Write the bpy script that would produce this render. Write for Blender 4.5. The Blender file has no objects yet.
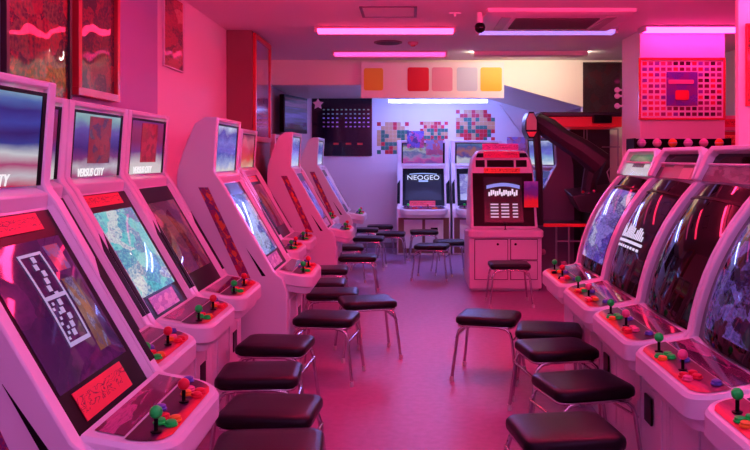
import bpy, bmesh, math, random
from mathutils import Vector, Matrix
random.seed(7)
C = bpy.context.scene.collection
PI = math.pi
F, CX, CY, EYE = 800.0, 409.0, 157.0, 1.5
def X_(u, Y): return (u - CX) * Y / F
def Z_(v, Y): return EYE - (v - CY) * Y / F

# ------------------------------------------------------------------ materials
def lin(c):
    return tuple(((x/255)/12.92 if x/255 <= .04045 else ((x/255+.055)/1.055)**2.4) for x in c)
MATS = {}
def mat(name, rgb, rough=.5, metal=0, emit=None, es=1.0, coat=0, bump=0, bscale=40, speck=0, spec=.5):
    if name in MATS: return MATS[name]
    m = bpy.data.materials.new(name); m.use_nodes = True
    nt = m.node_tree; b = nt.nodes['Principled BSDF']
    b.inputs['Base Color'].default_value = (*rgb, 1)
    b.inputs['Roughness'].default_value = rough
    b.inputs['Metallic'].default_value = metal
    b.inputs['Specular IOR Level'].default_value = spec
    b.inputs['Coat Weight'].default_value = coat
    b.inputs['Coat Roughness'].default_value = .06
    if emit:
        b.inputs['Emission Color'].default_value = (*emit, 1)
        b.inputs['Emission Strength'].default_value = es
    if speck or bump:
        tc = nt.nodes.new('ShaderNodeTexCoord'); n = nt.nodes.new('ShaderNodeTexNoise')
        n.inputs['Scale'].default_value = bscale; n.inputs['Detail'].default_value = 6
        nt.links.new(tc.outputs['Object'], n.inputs['Vector'])
        if speck:
            r = nt.nodes.new('ShaderNodeValToRGB')
            r.color_ramp.elements[0].position = .3; r.color_ramp.elements[1].position = .72
            r.color_ramp.elements[0].color = (*[x*(1-speck) for x in rgb], 1)
            r.color_ramp.elements[1].color = (*[min(1, x*(1+speck)) for x in rgb], 1)
            nt.links.new(n.outputs['Fac'], r.inputs['Fac']); nt.links.new(r.outputs['Color'], b.inputs['Base Color'])
        if bump:
            bp = nt.nodes.new('ShaderNodeBump'); bp.inputs['Strength'].default_value = bump; bp.inputs['Distance'].default_value = .004
            nt.links.new(n.outputs['Fac'], bp.inputs['Height']); nt.links.new(bp.outputs['Normal'], b.inputs['Normal'])
    MATS[name] = m
    return m

def art(name, pal, kind='pic', sx=4, sy=4, seed=0, es=0.0, rough=.3, coat=0.0, dist=.5, wavy=0):
    """procedural picture on the UVs of a flat print or screen; pal = sRGB colours"""
    if name in MATS: return MATS[name]
    m = bpy.data.materials.new(name); m.use_nodes = True
    nt = m.node_tree; N = nt.nodes; L = nt.links; b = N['Principled BSDF']
    b.inputs['Roughness'].default_value = rough
    b.inputs['Coat Weight'].default_value = coat; b.inputs['Coat Roughness'].default_value = .05
    if es > 0: b.inputs['Specular IOR Level'].default_value = .2
    if wavy:
        b.inputs['Specular IOR Level'].default_value = .15; b.inputs['Coat Roughness'].default_value = .0
        tc = N.new('ShaderNodeTexCoord'); wn = N.new('ShaderNodeTexNoise'); wn.inputs['Scale'].default_value = 5; wn.inputs['Detail'].default_value = 1
        wb = N.new('ShaderNodeBump'); wb.inputs['Strength'].default_value = wavy; wb.inputs['Distance'].default_value = .02
        L.new(tc.outputs['Object'], wn.inputs['Vector']); L.new(wn.outputs['Fac'], wb.inputs['Height']); L.new(wb.outputs['Normal'], b.inputs['Coat Normal'])
    uv = N.new('ShaderNodeUVMap'); mp = N.new('ShaderNodeMapping')
    mp.inputs['Scale'].default_value = (sx, sy, 1); mp.inputs['Location'].default_value = (seed*3.17, seed*1.73, 0)
    L.new(uv.outputs['UV'], mp.inputs['Vector'])
    src = mp.outputs['Vector']
    rp = N.new('ShaderNodeValToRGB'); cr = rp.color_ramp
    def fill(const=True, lo=.0, hi=1.0):
        cr.interpolation = 'CONSTANT' if const else 'LINEAR'
        n = len(pal)
        P = [lo + (hi-lo)*(i/n if const else i/max(1, n-1)) for i in range(n)]
        cr.elements[0].position = P[0]; cr.elements[1].position = P[-1]
        cr.elements[0].color = (*lin(pal[0]), 1); cr.elements[1].color = (*lin(pal[-1]), 1)
        for p, c in list(zip(P, pal))[1:-1]:
            cr.elements.new(p).color = (*lin(c), 1)
    if kind == 'pic':
        n1 = N.new('ShaderNodeTexNoise'); n1.inputs['Scale'].default_value = 1.3; n1.inputs['Detail'].default_value = 3
        L.new(src, n1.inputs['Vector'])
        va = N.new('ShaderNodeVectorMath'); va.operation = 'MULTIPLY_ADD'
        va.inputs[1].default_value = (dist*2, dist*2, 0)
        L.new(n1.outputs['Color'], va.inputs[0]); L.new(src, va.inputs[2])
        v = N.new('ShaderNodeTexVoronoi'); v.inputs['Scale'].default_value = 1.0
        L.new(va.outputs[0], v.inputs['Vector'])
        sp = N.new('ShaderNodeSeparateColor'); L.new(v.outputs['Color'], sp.inputs['Color'])
        n2 = N.new('ShaderNodeTexNoise'); n2.inputs['Scale'].default_value = 5; n2.inputs['Detail'].default_value = 5
        L.new(src, n2.inputs['Vector'])
        ma = N.new('ShaderNodeMath'); ma.operation = 'MULTIPLY_ADD'; ma.inputs[1].default_value = .55
        L.new(n2.outputs['Fac'], ma.inputs[0])
        m2 = N.new('ShaderNodeMath'); m2.operation = 'MULTIPLY_ADD'; m2.inputs[1].default_value = .75; m2.inputs[2].default_value = -.15
        L.new(sp.outputs['Red'], m2.inputs[0]); L.new(m2.outputs[0], ma.inputs[2])
        fill(False); L.new(ma.outputs[0], rp.inputs['Fac'])
    elif kind == 'pixel':
        sn = N.new('ShaderNodeVectorMath'); sn.operation = 'FLOOR'; L.new(src, sn.inputs[0])
        w = N.new('ShaderNodeTexWhiteNoise'); w.noise_dimensions = '2D'; L.new(sn.outputs[0], w.inputs['Vector'])
        fill(True); L.new(w.outputs['Value'], rp.inputs['Fac'])
    elif kind == 'script':
        n1 = N.new('ShaderNodeTexNoise'); n1.inputs['Scale'].default_value = 1.0; n1.inputs['Detail'].default_value = 2
        n1.inputs['Distortion'].default_value = 1.5
        L.new(src, n1.inputs['Vector'])
        ab = N.new('ShaderNodeMath'); ab.operation = 'SUBTRACT'; ab.inputs[1].default_value = .5; L.new(n1.outputs['Fac'], ab.inputs[0])
        a2 = N.new('ShaderNodeMath'); a2.operation = 'ABSOLUTE'; L.new(ab.outputs[0], a2.inputs[0])
        sep = N.new('ShaderNodeSeparateXYZ'); L.new(uv.outputs['UV'], sep.inputs[0])
        d = N.new('ShaderNodeMath'); d.operation = 'SUBTRACT'; d.inputs[1].default_value = .52; L.new(sep.outputs['Y'], d.inputs[0])
        d2 = N.new('ShaderNodeMath'); d2.operation = 'ABSOLUTE'; L.new(d.outputs[0], d2.inputs[0])
        d3 = N.new('ShaderNodeMath'); d3.operation = 'GREATER_THAN'; d3.inputs[1].default_value = .27; L.new(d2.outputs[0], d3.inputs[0])
        ad = N.new('ShaderNodeMath'); ad.operation = 'ADD'; L.new(a2.outputs[0], ad.inputs[0]); L.new(d3.outputs[0], ad.inputs[1])
        cr.interpolation = 'CONSTANT'
        cr.elements[0].color = (*lin(pal[1]), 1); cr.elements[1].position = .022; cr.elements[1].color = (*lin(pal[0]), 1)
        L.new(ad.outputs[0], rp.inputs['Fac'])
    elif kind == 'grad':
        sep = N.new('ShaderNodeSeparateXYZ'); L.new(uv.outputs['UV'], sep.inputs[0])
        n1 = N.new('ShaderNodeTexNoise'); n1.inputs['Scale'].default_value = 1; n1.inputs['Detail'].default_value = 4
        L.new(src, n1.inputs['Vector'])
        ma = N.new('ShaderNodeMath'); ma.operation = 'MULTIPLY_ADD'; ma.inputs[1].default_value = dist
        L.new(n1.outputs['Fac'], ma.inputs[0])
        sb = N.new('ShaderNodeMath'); sb.operation = 'SUBTRACT'; sb.inputs[1].default_value = dist*.5; L.new(sep.outputs['Y'], sb.inputs[0])
        L.new(sb.outputs[0], ma.inputs[2])
        fill(False); L.new(ma.outputs[0], rp.inputs['Fac'])
    L.new(rp.outputs['Color'], b.inputs['Base Color'])
    if es > 0:
        b.inputs['Base Color'].default_value = (.02, .02, .02, 1)
        for l in list(b.inputs['Base Color'].links): L.remove(l)
        L.new(rp.outputs['Color'], b.inputs['Emission Color']); b.inputs['Emission Strength'].default_value = es
    MATS[name] = m
    return m

# ------------------------------------------------------------------ mesh builder
class MB:
    def __init__(s): s.v, s.f, s.m, s.uv = [], [], [], {}
    def add(s, vs, fs, mi=0):
        o = len(s.v); s.v += [tuple(x) for x in vs]
        for f in fs: s.f.append(tuple(i+o for i in f)); s.m.append(mi)
        return s
    def box(s, x0, x1, y0, y1, z0, z1, mi=0, M=None):
        vs = [Vector((x, y, z)) for z in (z0, z1) for y in (y0, y1) for x in (x0, x1)]
        if M is not None: vs = [M @ v for v in vs]
        return s.add(vs, [(0,2,3,1),(4,5,7,6),(0,1,5,4),(2,6,7,3),(0,4,6,2),(1,3,7,5)], mi)
    def prism(s, prof, a, b, axis='y', mi=0):
        n = len(prof)
        def P(p, t):
            return (p[0], t, p[1]) if axis == 'y' else ((t, p[0], p[1]) if axis == 'x' else (p[0], p[1], t))
        vs = [P(p, a) for p in prof] + [P(p, b) for p in prof]
        fs = [tuple(range(n)), tuple(range(2*n-1, n-1, -1))] + [(i, i+n, (i+1) % n+n, (i+1) % n) for i in range(n)]
        return s.add(vs, fs, mi)
    def loft(s, rings, mi=0, cap=True):
        n = len(rings[0]); vs = [p for r in rings for p in r]
        fs = [(k*n+i, k*n+(i+1) % n, (k+1)*n+(i+1) % n, (k+1)*n+i) for k in range(len(rings)-1) for i in range(n)]
        if cap: fs += [tuple(range(n-1, -1, -1)), tuple(range((len(rings)-1)*n, len(rings)*n))]
        return s.add(vs, fs, mi)
    def tube(s, path, r, n=8, mi=0, closed=False):
        path = [Vector(p) for p in path]; rings = []
        N = len(path); up = None
        for i, p in enumerate(path):
            if closed: d = path[(i+1) % N]-path[i-1]
            else: d = path[min(i+1, N-1)]-path[max(i-1, 0)]
            d.normalize()
            if up is None:
                up = Vector((0,0,1)) if abs(d.z) < .9 else Vector((1,0,0))
            a = d.cross(up).normalized(); b = a.cross(d).normalized(); up = b
            rr = r[i] if isinstance(r, (list, tuple)) else r
            rings.append([p + rr*(math.cos(2*PI*k/n)*a+math.sin(2*PI*k/n)*b) for k in range(n)])
        if closed:
            rings.append(rings[0]); return s.loft(rings, mi, cap=False)
        return s.loft(rings, mi)
    def lathe(s, prof, c=(0,0,0), n=16, mi=0):
        rings = [[(c[0]+r*math.cos(2*PI*k/n), c[1]+r*math.sin(2*PI*k/n), c[2]+z) for k in range(n)] for r, z in prof]
        return s.loft(rings, mi)
    def ball(s, c, r, n=12, mi=0):
        return s.lathe([(max(1e-4, r*math.sin(PI*k/8)), -r*math.cos(PI*k/8)) for k in range(9)], c, n, mi)
    def grid(s, fn, nu=1, nv=1, mi=0, uv=(0,1,0,1)):
        """fn(a,b) a,b in 0..1 -> point; UVs kept"""
        o = len(s.v)
        for j in range(nv+1):
            for i in range(nu+1):
                s.v.append(tuple(fn(i/nu, j/nv)))
        for j in range(nv):
            for i in range(nu):
                q = (o+j*(nu+1)+i, o+j*(nu+1)+i+1, o+(j+1)*(nu+1)+i+1, o+(j+1)*(nu+1)+i)
                s.uv[len(s.f)] = [(uv[0]+(uv[1]-uv[0])*x/nu, uv[2]+(uv[3]-uv[2])*y/nv) for x, y in ((i,j),(i+1,j),(i+1,j+1),(i,j+1))]
                s.f.append(q); s.m.append(mi)
        return s
    def slab(s, p00, p10, p11, p01, th, mi=0, mside=None):
        """a thin picture panel with real thickness; UV on the face; th along the face normal (backwards)"""
        p = [Vector(x) for x in (p00, p10, p11, p01)]
        n = (p[1]-p[0]).cross(p[3]-p[0]).normalized()*th
        s.grid(lambda a, b: p[0]*(1-a)*(1-b)+p[1]*a*(1-b)+p[2]*a*b+p[3]*(1-a)*b, 1, 1, mi)
        o = len(s.v); s.v += [tuple(x) for x in p]+[tuple(x-n) for x in p]
        for f in [(7,6,5,4),(0,4,5,1),(1,5,6,2),(2,6,7,3),(3,7,4,0)]:
            s.f.append(tuple(i+o for i in f)); s.m.append(mi if mside is None else mside)
        return s
    def mesh(s, name, mats, recalc=True, smooth=35):
        me = bpy.data.meshes.new(name); me.from_pydata(s.v, [], s.f)
        for m in (mats if isinstance(mats, (list, tuple)) else [mats]): me.materials.append(m)
        for p, mi in zip(me.polygons, s.m): p.material_index = mi
        if s.uv:
            ul = me.uv_layers.new(name='UVMap')
            for fi, uvs in s.uv.items():
                for li, c in zip(me.polygons[fi].loop_indices, uvs): ul.data[li].uv = c
        if recalc and not s.uv:
            bm = bmesh.new(); bm.from_mesh(me); bmesh.ops.recalc_face_normals(bm, faces=bm.faces); bm.to_mesh(me); bm.free()
        if smooth:
            me.shade_smooth(); me.set_sharp_from_angle(angle=math.radians(smooth))
        return me

def inst(name, me, parent=None, bevel=0, m=None, loc=None):
    o = bpy.data.objects.new(name, me); C.objects.link(o)
    if parent is not None: o.parent = parent
    if loc is not None: o.location = loc
    if m is not None and me.materials:
        o.material_slots[0].link = 'OBJECT'; o.material_slots[0].material = m
    if bevel:
        b = o.modifiers.new('bevel', 'BEVEL'); b.width = bevel; b.segments = 2; b.limit_method = 'ANGLE'; b.angle_limit = math.radians(40)
    return o
def build(mb, name, mats, parent=None, bevel=0, smooth=35): return inst(name, mb.mesh(name, mats, smooth=smooth), parent, bevel)
def tag(o, label, cat, group=None):
    o['label'] = label; o['category'] = cat
    if group: o['group'] = group
    return o
def thing(name, label, cat, loc=(0,0,0), rz=0, group=None):
    o = bpy.data.objects.new(name, None); C.objects.link(o); o.location = loc; o.rotation_euler = (0,0,rz); o.empty_display_size = .1
    return tag(o, label, cat, group)
def struct(mb, name, m, bevel=0):
    o = build(mb, name, m, None, bevel); o['kind'] = 'structure'; return o
def text_mesh(s, size, name, m, shear=0, ext=.002):
    cu = bpy.data.curves.new(name, 'FONT'); cu.body = s; cu.size = size; cu.align_x = 'CENTER'; cu.align_y = 'CENTER'; cu.extrude = ext; cu.shear = shear
    cu.resolution_u = 3
    o = bpy.data.objects.new(name, cu); C.objects.link(o)
    dg = bpy.context.evaluated_depsgraph_get(); dg.update()
    me = bpy.data.meshes.new_from_object(o.evaluated_get(dg)); bpy.data.objects.remove(o); bpy.data.curves.remove(cu)
    me.materials.clear(); me.materials.append(m)
    return me
def orient(o, origin, right, up):
    r = Vector(right).normalized(); u = Vector(up).normalized(); n = r.cross(u)
    M = Matrix(((r.x,u.x,n.x,origin[0]),(r.y,u.y,n.y,origin[1]),(r.z,u.z,n.z,origin[2]),(0,0,0,1)))
    o.matrix_local = M

# ------------------------------------------------------------------ palette
plastic = mat('cabinet_plastic', (.78,.72,.80), .32, bump=.05, bscale=220)
plastic_dark = mat('cabinet_maroon_plastic', (.23,.13,.19), .4)
black = mat('black_plastic', (.006,.004,.006), .3, spec=.10)
blackgloss = mat('smoked_glass', (.006,.004,.005), .03, spec=.2)
gap_shade_m = mat('black_gap_shade', (.006,.005,.007), .5, spec=.08)  # flat black for the shaded gaps and recesses of the cabinet sides
chrome = mat('chrome', (.60,.56,.60), .14, 1)
vinyl = mat('black_vinyl_seat', (.009,.005,.009), .32, bump=.2, bscale=260, spec=.2)
rubber = mat('grey_rubber', (.62,.55,.58), .6)
redcard = art('red_card', [(240,40,62),(110,8,20)], 'script', 9, 3.2, 1, 0, .45)
redcard2 = art('red_card_b', [(235,44,66),(120,10,24)], 'script', 7, 3.0, 5, 0, .45)
orangecard = art('orange_card', [(255,120,70),(120,20,16)], 'script', 12, 2.6, 3, 0, .45)
whitecard = art('instruction_card', [(215,190,225),(150,120,190),(235,220,240),(190,150,210)], 'pic', 7, 4, 9, 0, .35)
G = lambda n, rgb, r=.3: mat(n, rgb, r, spec=.35)
green_b, red_b, pink_b, orange_b, blue_b = G('green_ball',(.01,.92,.10)), G('red_ball',(.75,.02,.05)), G('pink_ball',(.9,.12,.3)), G('orange_ball',(.9,.24,.03)), G('blue_button',(.12,.12,.5))
white_m = mat('white_paint_metal', (.8,.78,.8), .4)
wood_grey = mat('grey_trim', (.3,.26,.3), .5)

# ------------------------------------------------------------------ the room
XL, XR, YB, YN, H = -1.87, 3.95, 13.2, -1.6, 2.8
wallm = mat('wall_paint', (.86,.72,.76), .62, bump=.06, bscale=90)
wall_shaded = mat('wall_shaded_violet', (.44,.30,.56), .6, bump=.06, bscale=90)  # violet puts the darker shade of the near left wall into the colour
creamm = mat('cream_wall_paint', (.86,.80,.68), .62)
ceilm = mat('ceiling_paint', (.86,.74,.76), .68, bump=.05, bscale=60)
whitewall = mat('white_wall_paint', (.80,.80,.82), .6)
floorm = mat('floor_vinyl', (.37,.18,.35), .40, bump=.03, bscale=22, speck=.10, spec=.3)
maroon_wall = mat('maroon_wall_covering', (.26,.09,.10), .6)

struct(MB().box(XL-.15, XR+.15, YN-.1, YB+.1, -.08, 0), 'floor', floorm)
struct(MB().box(XL-.15, XR+.15, YN-.1, YB+.1, H, H+.1), 'ceiling', ceilm)
struct(MB().box(XL-.12, XL, YN, YB, 0, H), 'wall_left', wallm)
struct(MB().box(XL, XL+.04, YN, 5.82, 0, H), 'wall_left_shaded', wall_shaded)
struct(MB().box(XL, -1.61, 8.19, 9.3, 0, H), 'wall_left_pillar', maroon_wall, .006)
struct(MB().box(XL, XL+.02, 9.3, 12.9, 0, 2.46), 'wall_left_far', maroon_wall)
struct(MB().box(XR, XR+.12, YN, YB, 0, H), 'wall_right', wallm)
struct(MB().box(XL-.12, XR+.12, YB, YB+.12, 0, H), 'wall_back', whitewall)
struct(MB().box(XL-.12, XR+.12, YN-.12, YN, 0, H), 'wall_front', wallm)
struct(MB().box(2.365, 3.235, 8.19, 8.88, 0, H), 'wall_right_pillar', wallm, .006)
struct(MB().box(2.47, XR, 6.0, 6.06, 0, H), 'wall_right_partition', wallm, .004)
struct(MB().box(2.33, 3.2, 10.74, 10.86, 0, H), 'wall_back_right', creamm)
struct(MB().box(3.2, XR, 10.74, 10.86, 2.6, H), 'wall_right_header', wallm)
b = MB().prism([(XL,2.465),(1.28,2.465),(2.33,2.17),(2.33,H),(XL,H)], 10.72, YB, 'y')
struct(b, 'ceiling_beam', creamm)
struct(MB().box(XL, 2.3, YB-.015, YB, 0, .09), 'baseboard_back', wood_grey)

# ------------------------------------------------------------------ lamps
def tube_mat(n, col, es): return mat(n, (.8,.8,.8), .4, emit=col, es=es)
hot = tube_mat('hot_pink_tube', (1,.018,.085), 17)
hotb = tube_mat('hot_pink_bare_tube', (1,.025,.12), 78)
hot2 = tube_mat('hot_pink_tube_far', (1,.035,.22), 3.2)
lav = tube_mat('lavender_tube', (.34,.24,1.0), 1.15)
lav2 = tube_mat('violet_tube', (.82,.32,.90), 33)
pinkw = tube_mat('rose_tube', (.95,.26,.85), 12)
hotc = tube_mat('hot_pink_bare_tube_dim', (1,.04,.26), 16)
cool = tube_mat('cool_white_tube', (.24,.28,1.0), 75)
warm = tube_mat('added_warm_wash', (1.0,.86,.66), 40)
fix_body = mat('lamp_fixture', (.7,.62,.66), .4)
def ceiling_light(x, y, m, label, z=H, L=1.36, w=.20, grp='fluorescent ceiling lights'):
    t = thing('ceiling_light', label, 'ceiling light', (x, y, z), 0, grp)
    build(MB().box(-L/2-.03, L/2+.03, -w/2-.02, w/2+.02, -.018, 0), 'fixture', fix_body, t, .003)
    r = [(-w/2,-.018),(-w/2+.015,-.042),(-w/4,-.052),(w/4,-.052),(w/2-.015,-.042),(w/2,-.018)]
    build(MB().prism(r, -L/2, L/2, 'x'), 'diffuser', m, t)
    for a in (-L/2-.03, L/2+.001): build(MB().box(a, a+.029, -w/2, w/2, -.055, -.016), 'end_cap', fix_body, t, .004)
XC = (-.236, 1.395, 3.03)
ceiling_light(XC[0], 8.08, hot, 'glowing pink ceiling light left of the air conditioner, nearer of two in line')
ceiling_light(XC[1], 8.14, lav, 'lavender glowing ceiling light just behind the air conditioner')
ceiling_light(XC[2], 8.0, tube_mat('pink_tube', (1,.024,.27), 17), 'pink ceiling light at right above the red framed picture grid')
ceiling_light(XC[0], 9.9, hot2, 'thin pink ceiling light farther back, in front of the long banner')
def unseen_light(x, y, m, label, hz):  # unseen rows; tubes bared and hung low to light ceiling and cabinets
    t = thing('ceiling_light', label, 'ceiling light', (x, y, H), 0, 'unseen tube lights added above the aisle')
    build(MB().box(-.68,.68,-.05,.05,-.035,0), 'fixture', fix_body, t, .003)
    for s in (-1, 1):
        build(MB().box(s*.67-.015, s*.67+.015, -.02, .02, -hz-.03, -.03), 'lamp_holder', fix_body, t, .003)
    build(MB().tube([(-.655,0,-hz),(.655,0,-hz)], .026, 10), 'tube', m, t)
for y, ms in ((5.7,(hotb,hotb,hotb)), (4.4,(hotc,hotc,hotc)), (2.6,(pinkw,pinkw,pinkw)), (.8,(lav2,lav2,lav2))):
    for x, m in zip(XC, ms):
        unseen_light(x, y, m, 'unseen tube light added above the aisle, out of the picture, hung bare', .13 if y > 5 else .36)
t = thing('wall_light', 'cool white tube light behind the banner above the mosaic wall', 'ceiling light', (.45, 12.4, 2.465))
build(MB().box(-.8, .8, -.06, .06, -.03, 0), 'fixture', fix_body, t, .003)
build(MB().tube([(-.76,0,-.10),(.76,0,-.10)], .022, 10), 'tube', cool, t)
t = thing('wall_light', 'added cool tube light, unseen behind the banner on the low back ceiling', 'ceiling light', (.32, 11.25, 2.465))  # added to tint the back wall blue, hidden by the banner
build(MB().box(-.8, .8, -.05, .05, -.03, 0), 'fixture', fix_body, t, .003)
build(MB().tube([(-.76,0,-.07),(.76,0,-.07)], .02, 10), 'tube', cool, t)
# dim fixture; opaque shade and hidden warm diffuser added to brighten the pale beam
t = thing('fixture_with_wash', 'dim cream ceiling fixture with an added hidden glow towards the pale banner wall', 'ceiling light', (XC[1]+.1, 9.9, H))
build(MB().prism([(-.09,0),(-.09,-.045),(-.04,-.062),(.0,-.062),(.0,-.055),(-.03,-.055),(-.07,-.03),(-.07,0)], -.70, .70, 'x'), 'shade', mat('cream_shade', (.8,.7,.62), .5), t, .002)
build(MB().prism([(-.028,-.053),(.0,-.053),(.03,-.03),(.03,-.002),(-.065,-.002),(-.065,-.03)], -.69, .69, 'x'), 'diffuser', warm, t)

# ------------------------------------------------------------------ arcade cabinet, type with tall marquee (left rows and back wall)
W, HW, FL = .762, .381, .10
BP0, BP1 = Vector((-.276, 0, .727)), Vector((-.626, 0, 1.324))      # screen plane bottom / top
BN = Vector((.597, 0, .35)).normalized()
def sp(t, y, h=0): return BP0.lerp(BP1, t) + Vector((0, y, 0)) + BN*h
MP0, MP1 = Vector((-.665, 0, 1.395)), Vector((-.640, 0, 1.735))
MN = Vector((.34, 0, -.025)).normalized()
def mp_(t, y, h=0): return MP0.lerp(MP1, t) + Vector((0, y, 0)) + MN*h
back = [(-.70,1.765),(-.77,1.72),(-.847,1.533),(-.886,1.40),(-.90,1.0),(-.90,0)]
RID, RH = .060, .030                                           # ridge width and height over the recessed screen plane
BZ = HW-.080
outer = [(-.16,0),(-.16,.60),(-.19,.70),(-.235,.732),(-.25,.745),(-.425,1.042),(-.598,1.342),(-.632,1.385),(-.643,1.41),(-.620,1.765)] + back
inner = [(-.16,0),(-.16,.60),(-.22,.70),(-.276,.727),(-.626,1.324),(-.622,1.372),(-.665,1.392),(-.640,1.735),(-.622,1.738),(-.620,1.765)] + back
_b = MB().prism(outer, -HW, -HW+RID).prism(inner, -HW+RID-.0005, HW-RID+.0005).prism(outer, HW-RID, HW)
for _s in (-1, 1):
    _b.loft([[sp(t, _s*(HW-RID-.0005), RH-.003), sp(t, _s*(BZ-.003), .0), sp(t, _s*(HW-RID-.0005), -.01)] for t in (-.02, .5, 1.0)])
bodyA = _b.mesh('body', plastic)
CAB = {}
def cache(k, fn):
    if k not in CAB: CAB[k] = fn()
    return CAB[k]
bw = HW-RID
bezelA = MB().slab(sp(-.01,-BZ,.004), sp(-.01,BZ,.004), sp(.985,BZ,.004), sp(.985,-BZ,.004), .004).mesh('bezel', black)
screenA = MB().grid(lambda a, b: sp(.17+.67*b, -.26+.52*a, .006+.012*(1-(2*a-1)**2)*(1-(2*b-1)**2)), 10, 12).mesh('screen', black, smooth=80)
def cardA(t0, t1, y0, y1, h=.008): return MB().slab(sp(t0,y0,h), sp(t0,y1,h), sp(t1,y1,h), sp(t1,y0,h), .003)
marqA = MB().slab(mp_(.02,-bw+.006,.010), mp_(.02,bw-.006,.010), mp_(.97,bw-.006,.010), mp_(.97,-bw+.006,.010), .009).mesh('marquee', black)
# black stripe on a ridge in place of the shaded gap between cabinets, its slanted top rising away from the camera side
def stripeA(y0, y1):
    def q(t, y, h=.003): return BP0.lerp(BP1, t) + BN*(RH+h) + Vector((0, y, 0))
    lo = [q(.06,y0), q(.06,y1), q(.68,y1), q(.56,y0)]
    return MB().loft([[p - BN*.007 for p in lo], lo]).mesh('side_gap_shade', gap_shade_m)
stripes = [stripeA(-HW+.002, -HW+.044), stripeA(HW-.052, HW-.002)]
sideart = MB().slab((-.47,-HW-.0015,.70),(-.40,-HW-.0015,.70),(-.68,-HW-.0015,1.30),(-.745,-HW-.0015,1.30),.004).mesh('side_art', art('side_art_print', [(220,50,40),(240,110,60),(90,40,120),(200,30,60),(60,50,140),(230,150,110)], 'pic', 3, 14, 5, 0, .4))
notchA = MB().loft([[(-.30,-HW-.002,.715),(-.325,-HW-.002,.715),(-.43,-HW-.002,.90)], [(-.30,-HW+.004,.715),(-.325,-HW+.004,.715),(-.43,-HW+.004,.90)]]).mesh('side_notch_shade', gap_shade_m)  # black patch standing in for the shade of a shallow side recess
def outline(x0, hw, r, n=6, inset=0):
    pts = [(x0, -hw+inset)]
    for k in range(n+1):
        a = -PI/2 + (PI/2)*k/n; pts.append((-r+(r-inset)*math.cos(a), -hw+r+(r-inset)*math.sin(a)))
    for k in range(n+1):
        a = (PI/2)*k/n; pts.append((-r+(r-inset)*math.cos(a), hw-r+(r-inset)*math.sin(a)))
    pts.append((x0, hw-inset)); return pts
def ptop(x, slope=.19): return .70 - x*slope
def panel_mesh(r=.13, x0=-.245, hw=.335):
    o1 = outline(x0, hw, r); rings = []
    for ins, dz in ((.045,-.135),(.03,-.128),(.022,-.088),(.0,-.078),(0,-.012),(.010,0)):
        rings.append([(x, y, ptop(x)+dz) for x, y in outline(x0, hw, r, inset=ins)])
    return MB().loft(rings).mesh('control_panel', plastic)
panelA = panel_mesh()
def flat_on_panel(poly, h=.003, th=.003):
    m = MB(); top = [(x, y, ptop(x)+h) for x, y in poly]; bot = [(x, y, ptop(x)+h-th-.002) for x, y in poly]
    n = len(poly); m.loft([bot, top]); return m
def overlay(x0, x1, hw, r):
    """picture overlay of the control panel with UVs"""
    m = MB()
    def f(a, b):
        x = x0+(x1-x0)*b
        lim = hw
        if x > -r: lim = hw - r + math.sqrt(max(0, (r-.03)**2-(x+r)**2))
        lim = min(lim, hw-.03)
        y = -lim+2*lim*a
        return (x, y, ptop(x)+.003)
    return m.grid(f, 8, 8)
ov_red = art('panel_overlay_red', [(24,8,30),(40,12,44),(60,16,60),(30,10,34),(70,20,70),(210,24,50),(240,40,60)], 'grad', 5, 3, 4, 0, .3, dist=.5)
ov_dark = art('panel_overlay_dark', [(24,8,30),(34,10,40),(80,20,80),(40,12,44),(200,30,70),(230,40,70)], 'grad', 5, 3, 8, 0, .3, dist=.7)
ov_pink = art('panel_overlay_pink', [(60,14,56),(40,10,44),(90,20,70),(40,10,44),(150,30,90),(240,50,80),(230,30,60)], 'grad', 4, 3, 12, 0, .3, dist=.7)
plexi = art('panel_plexiglass', [(40,14,44),(120,30,90),(60,20,60),(200,90,150),(50,16,54)], 'pic', 3, 3, 2, 0, .08, .8)
ovA = overlay(-.135, -.03, .335, .13).mesh('overlay', ov_red)
plexA = MB().grid(lambda a, b: ((-.225+.083*b), -.285+.57*a, ptop(-.225+.083*b)+.003), 1, 1).mesh('plexiglass_cover', plexi)
shaft = MB().lathe([(.016,0),(.016,.004),(.006,.006),(.006,.042),(.004,.044)]).mesh('joystick', black)
ballm = MB().ball((0,0,.058), .019).mesh('ball_top', green_b)
btn = MB().lathe([(.020,0),(.020,.005),(.0165,.006),(.0165,.013),(.012,.016),(.001,.017)], n=14).mesh('button', red_b)
doorA = MB().box(-.165,-.152,-.28,-.02,.10,.54).box(-.165,-.152,.02,.28,.10,.54).box(-.156,-.146,-.07,-.04,.30,.36).box(-.156,-.146,.21,.24,.42,.47).mesh('coin_door', plastic)
slotm = MB().box(-.156,-.147,.10,.20,.30,.42).mesh('coin_slot', black)

def controls(t, sgn, p2, col1, col2, px=-.075):
    """two sticks with buttons; sgn=-1: player one at local -y"""
    for k, (cy, bc, cols) in enumerate(((-.22*1, green_b, col1), (.06, p2, col2))):
        y = cy
        j = inst('joystick', shaft, t, loc=(px, y, ptop(px)+.003)); inst('ball_top', ballm, j, m=bc)
        for i in range(4):
            bx, by = px-.012+.03*(i % 2)*1.1, y+.072+.042*(i//2)
            inst('button', btn, t, m=cols[i % len(cols)], loc=(bx, by, ptop(bx)+.003))
    for y in (-.04, .27):
        inst('button', btn, t, m=blue_b, loc=(-.118, y, ptop(-.118)+.003))

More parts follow.
